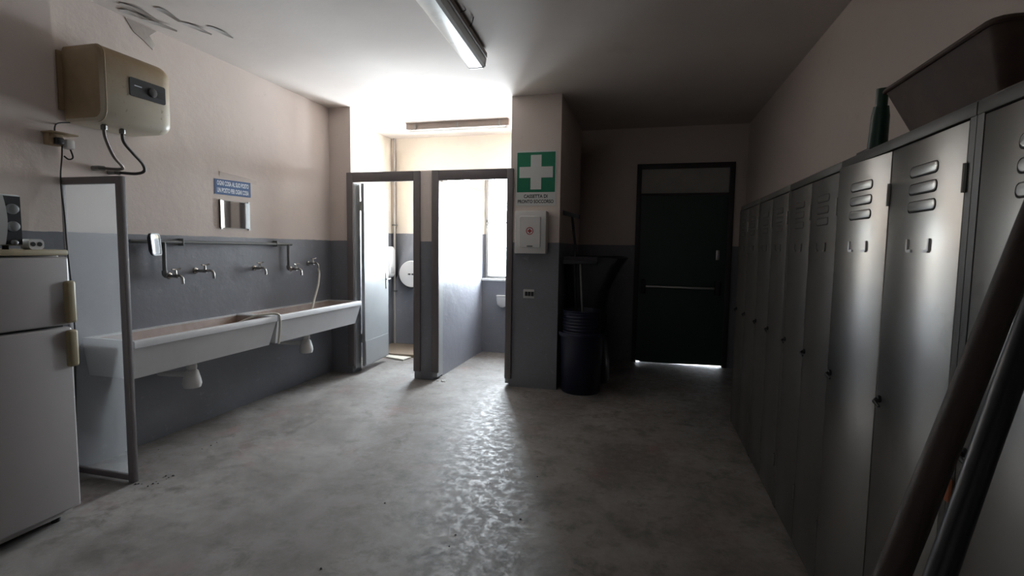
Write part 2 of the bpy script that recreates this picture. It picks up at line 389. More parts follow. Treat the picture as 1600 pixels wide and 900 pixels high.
def patch(pts, th, m, nm, par):       # irregular thin relief on the left wall
    bm = B(); loft(bm, [[(XL-.001, y, z) for y, z in pts], [(XL+th, y*.97+.03*pts[0][0], z*.97+.03*pts[0][1]) for y, z in pts]]); obj(nm, bm, m, par)
patch([(2.80,2.975),(2.86,2.90),(2.93,2.87),(3.0,2.83),(3.02,2.87),(2.98,2.92),(3.04,2.975)], .004, M['plaster'], 'bare_plaster_patch', wl)

# ------------------------------------------------------------------ sinks
def sink(y0, y1, label):
    t = thing('trough_sink', (-3.25, (y0+y1)/2, .59), label, 'sink', 'trough sinks on the left wall')
    bm = B(); zt, zb = .842, .592; xb, xf = XL+.001, -3.035
    outer_b = [(xb, y0+.03), (xf-.065, y0+.03), (xf-.065, y1-.03), (xb, y1-.03)]
    outer_t = [(xb, y0), (xf-.012, y0), (xf-.012, y1), (xb, y1)]
    lip = [(xb, y0), (xf, y0), (xf, y1), (xb, y1)]
    inn = [(xb+.03, y0+.03), (xf-.04, y0+.03), (xf-.04, y1-.03), (xb+.03, y1-.03)]
    rings = [[(x, y, zb) for x, y in outer_b], [(x, y, zt-.05) for x, y in outer_t], [(x, y, zt-.045) for x, y in lip], [(x, y, zt-.008) for x, y in lip],
             [(x-.006*(x>-3.2), y, zt) for x, y in lip], [(x, y, zt) for x, y in inn], [(x, y, zt-.012) for x, y in inn]]
    obj('basin', loft(bm, rings, True, False), M['ceramic'], t)
    bm = B(); bt = [(xb+.07, y0+.09), (xf-.10, y0+.09), (xf-.10, y1-.09), (xb+.07, y1-.09)]
    loft(bm, [[(x, y, zt-.011) for x, y in inn], [(x, y, zt-.19) for x, y in bt]], False, True); obj('basin_interior', bm, M['basin'], t)
    return t
sink(2.43, 3.698, 'nearer pale trough sink ending beside the glass screen')
sink(3.712, 5.045, 'farther pale trough sink ending at the stall frame')
def trap(y, label):
    t = thing('drain_trap', (-3.2, y, .38), label, 'drain', 'drain traps under the sinks')
    obj('tailpiece', lathe(B(), [(.026, .52), (.026, .5915)], (-3.2, y, 0), 14), M['white'], t)
    obj('trap_nut', lathe(B(), [(.034, .535), (.036, .54), (.036, .565), (.030, .57)], (-3.2, y, 0), 12), M['white'], t)
    obj('trap_cup', lathe(B(), [(.02, .392), (.056, .396), (.064, .425), (.058, .46), (.044, .515), (.030, .53)], (-3.2, y, 0), 18), M['white'], t)
    obj('outlet_pipe', tube(B(), [(-3.2, y, .49), (-3.34, y-.03, .49), (XL, y-.04, .49)], .02, 10), M['white'], t)
trap(2.985, 'white bottle trap under the nearer trough sink'); trap(4.30, 'white bottle trap under the farther trough sink')

# water pipe along the wall with two drops
t = thing('water_pipe', (XL, 3.6, 1.2), 'grey water pipe running along the top edge of the dado with two drops', 'pipe')
obj('pipe_run', tube(B(), [(XL+.035, 2.74, 1.462), (XL+.035, 4.40, 1.458)], .013, 10), M['pipe'], t)
for y, r in ((2.985, .014), (4.335, .012)):
    obj('pipe_drop', tube(B(), [(XL+.045, y, 1.458), (XL+.045, y, 1.235)], r, 10), M['pipe'], t)
    obj('elbow', tube(B(), spline([(XL+.045, y, 1.25), (XL+.047, y, 1.222), (XL+.07, y, 1.212)], 4), .019, 10), M['galv'], t)
for y in (3.15, 4.18): obj('pipe_clip', bx(XL+.001, XL+.05, y-.006, y+.006, 1.435, 1.49, bev=.003), M['pipe'], t)

def tap(y, z, x0, label, hose=False, big=False):
    t = thing('water_tap', (x0, y, z), label, 'tap', 'taps over the trough sinks'); m = M['chrome']
    obj('wall_flange', lathe(B(), [(.026, 0), (.024, .008), (.015, .014)], (x0, y, z), 14, 'x'), m, t)
    k = .155 if big else .10
    obj('tap_body', tube(B(), [(x0, y, z), (x0+k*.55, y, z), (x0+k*.75, y, z)], [.012, .013, .017], 10), m, t)
    obj('spout', tube(B(), spline([(x0+k*.7, y, z), (x0+k, y, z+.004), (x0+k+.022, y, z-.012), (x0+k+.027, y, z-.058)], 5), .010, 10), m, t)
    obj('valve_stem', tube(B(), [(x0+k*.62, y, z), (x0+k*.62, y, z+.045)], [.012, .007], 8), m, t)
    obj('lever', tube(B(), spline([(x0+k*.62, y-.03, z+.05), (x0+k*.62, y, z+.046), (x0+k*.62+.01, y+.035, z+.055)], 4), .006, 8), m, t)
tap(3.005, 1.212, XL+.06, 'chrome tap at the foot of the pipe drop below the wing mirror')
tap(3.29, 1.237, XL, 'long dark chrome tap standing alone below the blue sign', big=True)
tap(3.925, 1.237, XL, 'short chrome tap left of the far pipe drop')
tap(4.345, 1.215, XL+.06, 'chrome tap at the foot of the far pipe drop')
tap(4.70, 1.262, XL, 'small chrome tap feeding the cream hose')
bm = tube(B(), spline([(-3.335, 4.70, 1.215), (-3.325, 4.70, 1.15), (-3.29, 4.63, 1.04), (-3.26, 4.53, .92), (-3.23, 4.42, .79), (-3.22, 4.30, .70), (-3.22, 4.1, .67)], 6), .011, 8)
tag(obj('water_hose', bm, M['hose']), 'cream hose hanging from the far tap into the sink', 'hose')
bm = tube(B(), spline([(-3.25, 3.25, .69), (-3.18, 3.38, .80), (-3.11, 3.52, .858), (-3.07, 3.63, .866), (-3.03, 3.70, .857), (-3.018, 3.708, .82), (-3.02, 3.707, .72), (-3.035, 3.706, .60)], 6), .010, 8)
tag(obj('overflow_hose', bm, M['hose']), 'pale hose draped over the rim at the joint of the two sinks', 'hose')

# blue sign, wall mirror, wing mirror
t = thing('wall_sign', (XL, 3.70, 1.87), 'blue enamel sign with two lines of white capitals above the mirror', 'sign')
bm = B(); loft(bm, [[(x, 3.505, 1.867), (x, 3.903, 1.872), (x, 3.903, 2.004), (x, 3.505, 1.992)] for x in (XL, XL+.004)])
sp = obj('sign_plate', bm, M['signblue'], t)
obj('lettering', text_bm('OGNI COSA AL SUO POSTO', .040, .35, lambda u, v: (XL+.0046, 3.704+u, 1.964+v+.01*u)), M['letter'], t)
obj('lettering', text_bm('UN POSTO PER OGNI COSA', .040, .35, lambda u, v: (XL+.0046, 3.704+u, 1.905+v+.01*u)), M['letter'], t)
t = thing('wall_mirror', (XL, 3.71, 1.59), 'small rectangular mirror under the blue sign', 'mirror')
obj('mirror_backing', prism(B(), [(XL+.0005, 3.543), (XL+.0135, 3.543), (XL+.0055, 3.885), (XL+.0005, 3.885)], 'z', 1.588, 1.822), M['galv'], t)
obj('mirror_glass', prism(B(), [(XL+.0134, 3.547), (XL+.0172, 3.547), (XL+.0094, 3.881), (XL+.0056, 3.881)], 'z', 1.592, 1.818), M['mirror'], t)
for y, z in ((3.56, 1.822), (3.87, 1.822), (3.56, 1.584), (3.87, 1.584)): obj('mirror_clip', bx(XL, XL+.014, y-.01, y+.01, z-.006, z+.006), M['steel'], t)
t = thing('wing_mirror', (XL+.09, 2.87, 1.37), 'black framed vehicle wing mirror clamped to the pipe', 'mirror')
def tilt(pts, x):
    return [(x + .02 - .30*(p[0]), 2.865 + p[0]*.97 - .10*p[1], 1.442 + p[1]) for p in pts]
ol = rrect(-.052, .052, -.078, .078, .022); il = rrect(-.043, .043, -.069, .069, .016)
bm = B(); loft(bm, [tilt([(a*.75, b*.75) for a, b in ol], XL+.055), tilt(ol, XL+.075), tilt(ol, XL+.098), tilt(il, XL+.098), tilt(il, XL+.094)], True, True)
obj('mirror_shell', bm, M['black'], t)
bm = B(); loft(bm, [tilt(il, XL+.0945), tilt(il, XL+.0955)]); obj('mirror_glass', bm, M['mirror'], t)
obj('mirror_arm', tube(B(), spline([(XL+.09, 2.88, 1.45), (XL+.075, 2.92, 1.47), (XL+.056, 2.95, 1.488)], 4), .008, 8), M['black'], t)

# ------------------------------------------------------------------ glass screen
t = thing('glass_screen', (-3.2, 2.33, 0), 'narrow glazed screen with brown metal frame between refrigerator and sinks', 'screen')
ya, yb = 2.315, 2.347
obj('frame_post', bx(XL+.003, XL+.045, ya, yb, .0, 1.837, bev=.003), M['frame'], t)
obj('frame_post', bx(-2.988, -2.945, ya, yb, .0, 1.837, bev=.003), M['frame'], t)
obj('frame_rail', bx(XL+.045, -2.988, ya, yb, 1.795, 1.837, bev=.003), M['frame'], t)
obj('frame_rail', bx(XL+.045, -2.988, ya, yb, .012, .048, bev=.003), M['frame'], t)
obj('glass_pane', bx(XL+.045, -2.988, 2.328, 2.334, .048, 1.795), M['hazy'], t)

# ------------------------------------------------------------------ water heater
t = thing('water_heater', (XL, 2.63, 2.18), 'aged beige electric water heater hung high on the left wall', 'water heater')
xa, xf, ya, yb, za, zb = XL+.012, -3.145, 2.39, 2.875, 2.178, 2.632
def hring(y, g, r):
    out = [(xa, za+g), (xa, zb-g)]
    n = 8
    arc = []
    for k in range(n+1):
        a = math.radians(90 - 90*k/n); arc.append((xf-r+ (r-g)*math.cos(a) , zb-r + (r-g)*math.sin(a)))
    for k in range(n+1):
        a = math.radians(-90*k/n); arc.append((xf-r+(r-g)*math.cos(a), za+r+(r-g)*math.sin(a)))
    out = [(xa, za+g), (xa, zb-g)] + arc
    return [(x, y, z) for x, z in out]
bm = B(); rings = []
for k in range(6):
    a = math.radians(90*k/5); rings.append(hring(ya + .03*(1-math.sin(a)), .03*(1-math.cos(a))*1.0, .075))
rings = rings[::-1]
rings = [hring(ya, .016, .07), hring(ya+.006, .004, .07), hring(ya+.02, 0, .07)]
for k in range(7):
    a = math.radians(90*k/6); rings.append(hring(yb-.09+.09*math.sin(a), .065*(1-math.cos(a)), .075))
hb = obj('heater_body', loft(bm, rings), M['heater'], t)
bm = B(); loft(bm, [hring(ya+.001, .020, .07), hring(ya-.004, .03, .07)]); 
obj('heater_side_cover', bm, M['heaterside'], t)
obj('seam', tube(B(), [(x+.001, ya+.02, z) for x, y, z in hring(0, 0, .07)[2:]], .0025, 6), M['heaterside'], t)
pz = lambda y: (y-2.56)*.02
bm = B(); pr = rrect(2.555, 2.80, 2.372, 2.486, .012, 3); loft(bm, [[(xf-.002, y, z) for y, z in pr], [(xf+.006, y, z) for y, z in pr]])
cp = obj('control_panel', bm, M['black'], t)
obj('thermostat_knob', lathe(B(), [(.03, .006), (.028, .016), (.02, .018)], (xf, 2.705, 2.427), 18, 'x'), mat('dark_knob', (.06,.055,.055), .35), cp)
obj('maker_mark', bx(xf+.006, xf+.0066, 2.585, 2.635, 2.437, 2.443), M['letter'], cp)
obj('indicator_window', bx(xf+.006, xf+.0075, 2.74, 2.79, 2.405, 2.445), M['gap'], cp)
obj('wall_bracket', bx(XL, xa, 2.36, 2.86, 2.25, 2.60), M['heaterside'], t)
def flex(pts, name, label, m):
    t2 = thing(name, pts[0], label, 'hose', 'hoses under the water heater')
    p = spline(pts, 7)
    obj('hose', tube(B(), p, .0095, 8), m, t2)
    obj('nut', lathe(B(), [(.016, 0), (.017, .004), (.017, .026), (.012, .03)], (pts[0][0], pts[0][1], pts[0][2]-.03), 8), M['galv'], t2)
    e = Vector(pts[-1]); obj('wall_elbow', tube(B(), [e+Vector((.0,.012,0)), e+Vector((-.004,-.014,0)), (XL, e.y-.014, e.z)], .016, 8), M['galv'], t2)
flex([(-3.26, 2.475, 2.176), (-3.265, 2.485, 2.10), (-3.29, 2.55, 2.0), (-3.31, 2.62, 1.945), (-3.34, 2.625, 1.93), (-3.40, 2.56, 1.928)], 'heater_hose', 'left hose under the water heater', M['braid'])
flex([(-3.26, 2.59, 2.176), (-3.265, 2.60, 2.10), (-3.28, 2.67, 2.04), (-3.30, 2.75, 1.985), (-3.31, 2.77, 1.94), (-3.34, 2.735, 1.917), (-3.40, 2.66, 1.915)], 'heater_hose', 'right hose under the water heater, swinging out wider', M['rubber'])
t = thing('socket_box', (XL+.05, 2.30, 2.0), 'small wall socket box with plugs and a hanging cable below the heater', 'socket')
x0 = XL+.05
bm = B(); box(bm, x0, x0+.05, 2.235, 2.312, 2.015, 2.085, bev=.006); obj('box_body', bm, M['heaterside'], t)
obj('plug', bx(x0+.05, x0+.085, 2.255, 2.295, 2.02, 2.06, bev=.008), M['black'], t)
obj('plug', bx(x0+.02, x0+.075, 2.313, 2.36, 2.005, 2.06, bev=.01), M['white'], t)
obj('cover_plate', bx(x0-.005, x0+.09, 2.225, 2.37, 2.083, 2.092, bev=.003), M['heaterside'], t)
obj('cable', tube(B(), spline([(x0+.05, 2.302, 2.02), (x0+.04, 2.304, 1.95), (x0+.02, 2.306, 1.85), (x0+.02, 2.306, 1.75), (x0+.035, 2.305, 1.62), (x0+.04, 2.305, 1.45), (x0+.06, 2.304, 1.2), (x0+.07, 2.304, .95), (x0+.06, 2.30, .6), (x0+.05, 2.28, .05)], 5), .004, 6), M['gap'], t)
obj('cable', tube(B(), spline([(x0+.05, 2.345, 2.01), (x0+.055, 2.355, 1.96), (x0+.05, 2.335, 1.945), (x0+.05, 2.31, 1.96)], 5), .0045, 6), M['gap'], t)
obj('cable', tube(B(), spline([(x0+.03, 2.28, 2.09), (x0+.02, 2.29, 2.13), (x0-.01, 2.33, 2.16), (XL+.03, 2.40, 2.18)], 5), .004, 6), M['gap'], t)

# ------------------------------------------------------------------ refrigerator and what stands on it
xf = -2.82; ya, yb = 1.36, 1.935
t = thing('refrigerator', (-3.1, 1.65, 0), 'old off white refrigerator with freezer door on top at the left edge', 'refrigerator')
obj('cabinet', bx(-3.39, xf-.055, ya, yb-.005, .03, 1.385, bev=.01), M['fridge'], t)
obj('gasket', bx(xf-.056, xf-.043, ya+.01, yb-.015, .06, 1.375), M['gap'], t)
obj('top_cover', bx(-3.395, xf+.002, ya-.003, yb, 1.383, 1.412, bev=.008), M['yellow'], t)
fd = obj('freezer_door', bx(xf-.045, xf, ya, yb, 1.032, 1.376, bev=.012, seg=3), M['fridge'], t)
rd = obj('fridge_door', bx(xf-.045, xf, ya, yb, .075, 1.020, bev=.012, seg=3), M['fridge'], t)
obj('door_handle', bx(xf-.02, xf+.018, yb-.035, yb+.018, 1.04, 1.255, bev=.014, seg=3), M['yellow'], fd)
obj('door_handle', bx(xf-.02, xf+.018, yb-.035, yb+.018, .815, 1.005, bev=.014, seg=3), M['yellow'], rd)
for x in (-3.34, -2.92):
    for y in (ya+.05, yb-.06): obj('foot', lathe(B(), [(.02, 0), (.02, .035)], (x, y, 0), 10), M['black'], t)
t = thing('toaster_oven', (-3.05, 1.55, 1.412), 'grey countertop oven with dark knob panel on the refrigerator', 'oven')
obj('oven_body', bx(-3.25, -2.862, 1.30, 1.768, 1.43, 1.668, bev=.008), M['lightgrey'], t)
kp = obj('knob_panel', bx(-2.866, -2.856, 1.690, 1.763, 1.435, 1.660), M['black'], t)
for z, r in ((1.600, .024), (1.520, .024), (1.445, .012)):
    k = obj('knob', lathe(B(), [(r, 0), (r, .008), (r*.85, .018), (r*.6, .02)], (-2.857, 1.727, z), 18, 'x'), mat('grey_knob', (.22,.22,.22), .35), kp)
bm = B(); prof = [(-2.86, 1.435)] + [(-2.86 + .018 + .022*math.sin(math.pi*k/8), 1.435 + .225*k/8) for k in range(9)] + [(-2.86, 1.66)]
prism(bm, prof, 'y', 1.305, 1.688); obj('oven_door', bm, M['lightgrey'], t)
for x in (-3.2, -2.9):
    for y in (1.35, 1.72): obj('foot', lathe(B(), [(.012, 1.412), (.012, 1.432)], (x, y, 0), 8), M['black'], t)
t = thing('adapter_block', (-2.86, 1.81, 1.412), 'small white plug adapter block on the refrigerator top', 'adapter')
bm = B(); pr = rrect(1.778, 1.842, 1.412, 1.462, .018, 4); loft(bm, [[(x, a, b) for a, b in pr] for x in (-2.90, -2.84)]); obj('block_body', bm, M['white'], t)
for y in (1.795, 1.823): obj('socket_hole', lathe(B(), [(.011, 0), (.011, .002)], (-2.841, y, 1.438), 12, 'x'), M['gap'], t)

# ------------------------------------------------------------------ lamps
t = thing('ceiling_lamp', (-1.31, 3.3, 2.86), 'long ceiling lamp with dusty prismatic diffuser running towards the stalls', 'lamp')
def lamp_pt(u, s, z): # u across, s along
    return (-1.245 - .075*(s-2.75)/1.2 + u, s, z)
s0, s1 = 2.62, 3.915
def lprism(prof, a, b): 
    return loft(B(), [[lamp_pt(u, a, z) for u, z in prof], [lamp_pt(u, b, z) for u, z in prof]])
obj('housing', lprism([(-.06, 2.962), (.082, 2.962), (.082, 2.925), (-.06, 2.925)], s0+.01, s1-.01), M['lampbody'], t)
obj('diffuser', lprism([(-.085, 2.928), (.07, 2.928), (.062, 2.872), (.045, 2.858), (-.06, 2.858), (-.078, 2.872)], s0, s1), M['diffuser'], t)
obj('end_cap', lprism([(-.087, 2.930), (.073, 2.930), (.064, 2.870), (.047, 2.855), (-.062, 2.855), (-.080, 2.870)], s1-.004, s1+.012), M['white'], t)
obj('mount', bx(-1.33, -1.26, 3.0, 3.06, 2.960, ZC), M['lampbody'], t); obj('mount', bx(-1.36, -1.29, 3.6, 3.66, 2.960, ZC), M['lampbody'], t)
obj('supply_wire', tube(B(), spline([(-1.20, 3.40, 2.95), (-1.175, 3.38, 2.965), (-1.16, 3.34, 2.955), (-1.15, 3.33, ZC)], 5), .0035, 6), M['gap'], t)
obj('supply_wire', tube(B(), spline([(-1.20, 3.18, 2.95), (-1.17, 3.20, 2.962), (-1.165, 3.22, ZC)], 5), .003, 6), M['gap'], t)
t = thing('stall_lamp', (-2.25, 5.95, 2.9), 'bare fluorescent batten on the ceiling above the stalls', 'lamp')
obj('batten', bx(-2.92, -1.60, 5.92, 5.985, 2.905, ZC-.001, bev=.004), M['lampbody'], t)
for x in (-2.89, -1.64): obj('tube_holder', bx(x, x+.03, 5.935, 5.975, 2.862, 2.906, bev=.003), M['white'], t)
obj('fluorescent_tube', tube(B(), [(-2.86, 5.955, 2.880), (-1.64, 5.955, 2.880)], .014, 12), M['tube'], t)
for x in (-2.80, -2.25, -1.72): obj('batten_clip', bx(x, x+.02, 5.912, 5.92, 2.895, 2.965), M['galv'], t)

# ------------------------------------------------------------------ pillar: sign, first aid box, switch
t = thing('first_aid_sign', (-1.083, YP, 1.885), 'first aid sign with white cross on green above the white box', 'sign')
yy = YP-.001
obj('sign_sheet', bx(-1.288, -.877, yy-.003, yy, 1.885, 2.43), M['signwhite'], t)
obj('green_field', bx(-1.280, -.888, yy-.0042, yy-.003, 2.020, 2.418), M['signgreen'], t)
bm = B(); cx, cz, a, b = -1.084, 2.219, .055, .172
prism(bm, [(cx-a,cz-b),(cx+a,cz-b),(cx+a,cz-a),(cx+b,cz-a),(cx+b,cz+a),(cx+a,cz+a),(cx+a,cz+b),(cx-a,cz+b),(cx-a,cz+a),(cx-b,cz+a),(cx-b,cz-a),(cx-a,cz-a)], 'y', yy-.0055, yy-.004)
obj('white_cross', bm, M['signwhite'], t)
for s, z, w in (('CASSETTA DI', 1.979, .245), ('PRONTO SOCCORSO', 1.927, .37)):
    obj('lettering', text_bm(s, .036, w, lambda u, v: (-1.084+u, yy-.0036, z+v)), M['ink'], t)
t = thing('first_aid_box', (-1.11, YP-.06, 1.40), 'white first aid cabinet with a red emblem hung below the sign', 'cabinet')
obj('cabinet_body', bx(-1.27, -.95, YP-.115, YP-.001, 1.40, 1.825, bev=.008), M['white'], t)
dr = obj('cabinet_door', loft(B(), [[(x, YP-.113, z) for x, z in rrect(-1.225, -1.0, 1.455, 1.775, .02)], [(x, YP-.126, z) for x, z in rrect(-1.217, -1.008, 1.463, 1.767, .018)]]), M['white'], t)
bm = B(); n = 24
ro = [(-1.112+.038*math.cos(2*math.pi*k/n), 1.625+.038*math.sin(2*math.pi*k/n)) for k in range(n)]; ri = [(-1.112+.030*math.cos(2*math.pi*k/n), 1.625+.030*math.sin(2*math.pi*k/n)) for k in range(n)]
loft(bm, [[(x, YP-.126, z) for x, z in ro], [(x, YP-.127, z) for x, z in ro], [(x, YP-.127, z) for x, z in ri], [(x, YP-.126, z) for x, z in ri]], False, False)
cx, cz, a, b = -1.112, 1.625, .0075, .021
prism(bm, [(cx-a,cz-b),(cx+a,cz-b),(cx+a,cz-a),(cx+b,cz-a),(cx+b,cz+a),(cx+a,cz+a),(cx+a,cz+b),(cx-a,cz+b),(cx-a,cz+a),(cx-b,cz+a),(cx-b,cz-a),(cx-a,cz-a)], 'y', YP-.127, YP-.1262)
obj('emblem', bm, M['red'], dr)
obj('door_catch', bx(-1.14, -1.08, YP-.132, YP-.125, 1.468, 1.48, bev=.003), M['galv'], dr)
t = thing('wall_socket', (-1.137, YP, .94), 'small wall socket plate low on the pillar', 'socket')
obj('socket_plate', bx(-1.197, -1.078, YP-.01, YP-.0005, .938, 1.032, bev=.005), M['lightgrey'], t)
for x in (-1.178, -1.146, -1.114): obj('socket_module', bx(x, x+.028, YP-.013, YP-.009, .962, 1.008, bev=.002), M['black'], t)

# ------------------------------------------------------------------ inside the stalls
t = thing('paper_dispenser', (-3.20, YB, .87), 'round white jumbo toilet paper dispenser on the left stall wall', 'dispenser')
cx, cz = -3.195, 1.065
obj('dispenser_drum', lathe(B(), [(.185, YB-.001), (.19, YB-.09), (.18, YB-.105), (.0001, YB-.107)], (cx, 0, cz), 36, 'y'), M['white'], t)
for x in (-.045, .01): obj('sight_hole', bx(cx+x, cx+x+.04, YB-.109, YB-.1065, cz-.012, cz+.008), M['gap'], t)
obj('paper_slot', bx(cx-.07, cx+.07, YB-.08, YB-.03, cz-.195, cz-.182), M['gap'], t)
t = thing('soap_dispenser', (-3.55, 6.58, 1.02), 'white rounded dispenser on the wall behind the open stall door', 'dispenser')
pr = rrect(6.47, 6.66, 1.02, 1.45, .05)
obj('dispenser_case', loft(B(), [[(-3.549, a, b) for a, b in pr], [(-3.47, a, b) for a, b in pr], [(-3.45, 6.565+(a-6.565)*.8, 1.235+(b-1.235)*.9) for a, b in pr]]), M['white'], t)
obj('push_plate', bx(-3.452, -3.445, 6.52, 6.61, 1.07, 1.16, bev=.004), M['lightgrey'], t)
t = thing('drain_pipe', (-3.49, YB-.03, .04), 'thin vertical pipe in the back corner of the left stall', 'pipe')
obj('pipe', tube(B(), [(-3.495, YB-.022, .042), (-3.488, YB-.022, ZC)], .016, 10), mat('painted_pipe', (.40,.37,.34), .6), t)
for z in (.8, 1.75, 2.5): obj('pipe_clip', bx(-3.52, -3.46, YB-.04, YB-.001, z, z+.02), M['galv'], t)
t = thing('paper_holder', (-1.86, YB, .64), 'small pale toilet paper holder on the right stall wall below the window', 'holder')
bm = B(); pr = [(-1.94, .795), (-1.78, .795), (-1.78, .72), (-1.80, .66), (-1.85, .64), (-1.89, .645), (-1.93, .68), (-1.94, .74)]
loft(bm, [[(x, YB-.001, z) for x, z in pr], [(x, YB-.06, z) for x, z in pr], [(-1.86+(x+1.86)*.9, YB-.066, .72+(z-.72)*.9) for x, z in pr]]); obj('holder_case', bm, M['lightgrey'], t)
obj('holder_lid', bx(-1.945, -1.775, YB-.07, YB-.001, .795, .805, bev=.002), M['white'], t)

# ------------------------------------------------------------------ corner with bins and brooms
cx, cy = -.592, 5.165
t = thing('round_bin', (cx, cy, 0), 'round dark blue plastic bin standing beside the pillar', 'bin')
obj('bin_body', lathe(B(), [(.19, 0), (.198, .01), (.216, .585), (.210, .585), (.19, .02)], (cx, cy, 0), 32), M['bluebin'], t)
obj('bin_rim', lathe(B(), [(.214, .575), (.232, .578), (.236, .60), (.230, .615), (.214, .615), (.208, .60)], (cx, cy, 0), 32, cap0=False, cap1=False), M['bluebin'], t)
t = thing('ribbed_bucket', (cx, cy, .30), 'ribbed dark blue bucket standing inside the round bin', 'bucket')
pf = [(.15, .022), (.16, .30)]
for k in range(7): z = .60 + k*.032; pf += [(.188, z), (.196, z+.008), (.196, z+.018), (.188, z+.026)]
pf += [(.198, .832), (.190, .838), (.182, .82), (.15, .10)]
obj('bucket_body', lathe(B(), pf, (cx, cy, 0), 28), M['bluebin'], t)
t = thing('push_broom', (-.62, 5.19, .3), 'long handled push broom standing head up in the bin', 'broom')
bm = B(); box(bm, -.80, -.45, 5.165, 5.215, 1.30, 1.335, bev=.006); obj('broom_head', bm, M['darkpole'], t)
obj('bristles', bx(-.795, -.455, 5.17, 5.21, 1.333, 1.375), M['straw'], t)
obj('handle', tube(B(), [(-.545, 5.17, .12), (-.625, 5.19, 1.31)], .012, 8), M['galv'], t)
t = thing('floor_brush', (-.72, 5.28, .3), 'dark scrubbing brush standing tallest in the corner by the pillar', 'brush')
obj('handle', tube(B(), [(-.64, 5.22, .14), (-.695, 5.27, 1.50), (-.735, 5.28, 1.80)], .013, 8), M['black'], t)
bm = B(); loft(bm, [[(-.825, y, z) for y, z in ((5.25, 1.80), (5.31, 1.80), (5.31, 1.85), (5.25, 1.85))], [(-.66, y, z) for y, z in ((5.25, 1.765), (5.31, 1.765), (5.31, 1.80), (5.25, 1.80))]])
obj('brush_head', bm, M['black'], t)
t = thing('dark_sack', (-.5, 5.75, 0), 'large dark sack with wide flared mouth behind the round bin', 'sack')
bm = B(); rings = []
for z, x0, x1, y0, y1 in ((0, -.74, -.34, 5.48, 5.92), (.3, -.78, -.36, 5.46, 5.98), (.75, -.79, -.40, 5.45, 5.98), (1.0, -.80, -.37, 5.44, 6.0), (1.12, -.81, -.31, 5.43, 6.02), (1.28, -.815, -.23, 5.42, 6.04), (1.36, -.82, -.17, 5.42, 6.05), (1.378, -.80, -.21, 5.45, 6.02), (1.33, -.78, -.26, 5.48, 5.98), (.9, -.74, -.42, 5.5, 5.9)):
    ring = []
    for k, (x, y) in enumerate(rrect(x0, x1, y0, y1, .12, 6)):
        j = .012*math.sin(k*1.7+z*9) ; ring.append((x, y+j*.6, z+j*(.5 if .2 < z < 1.3 else 0)))
    rings.append(ring)
obj('sack_body', loft(bm, rings), M['sack'], t)

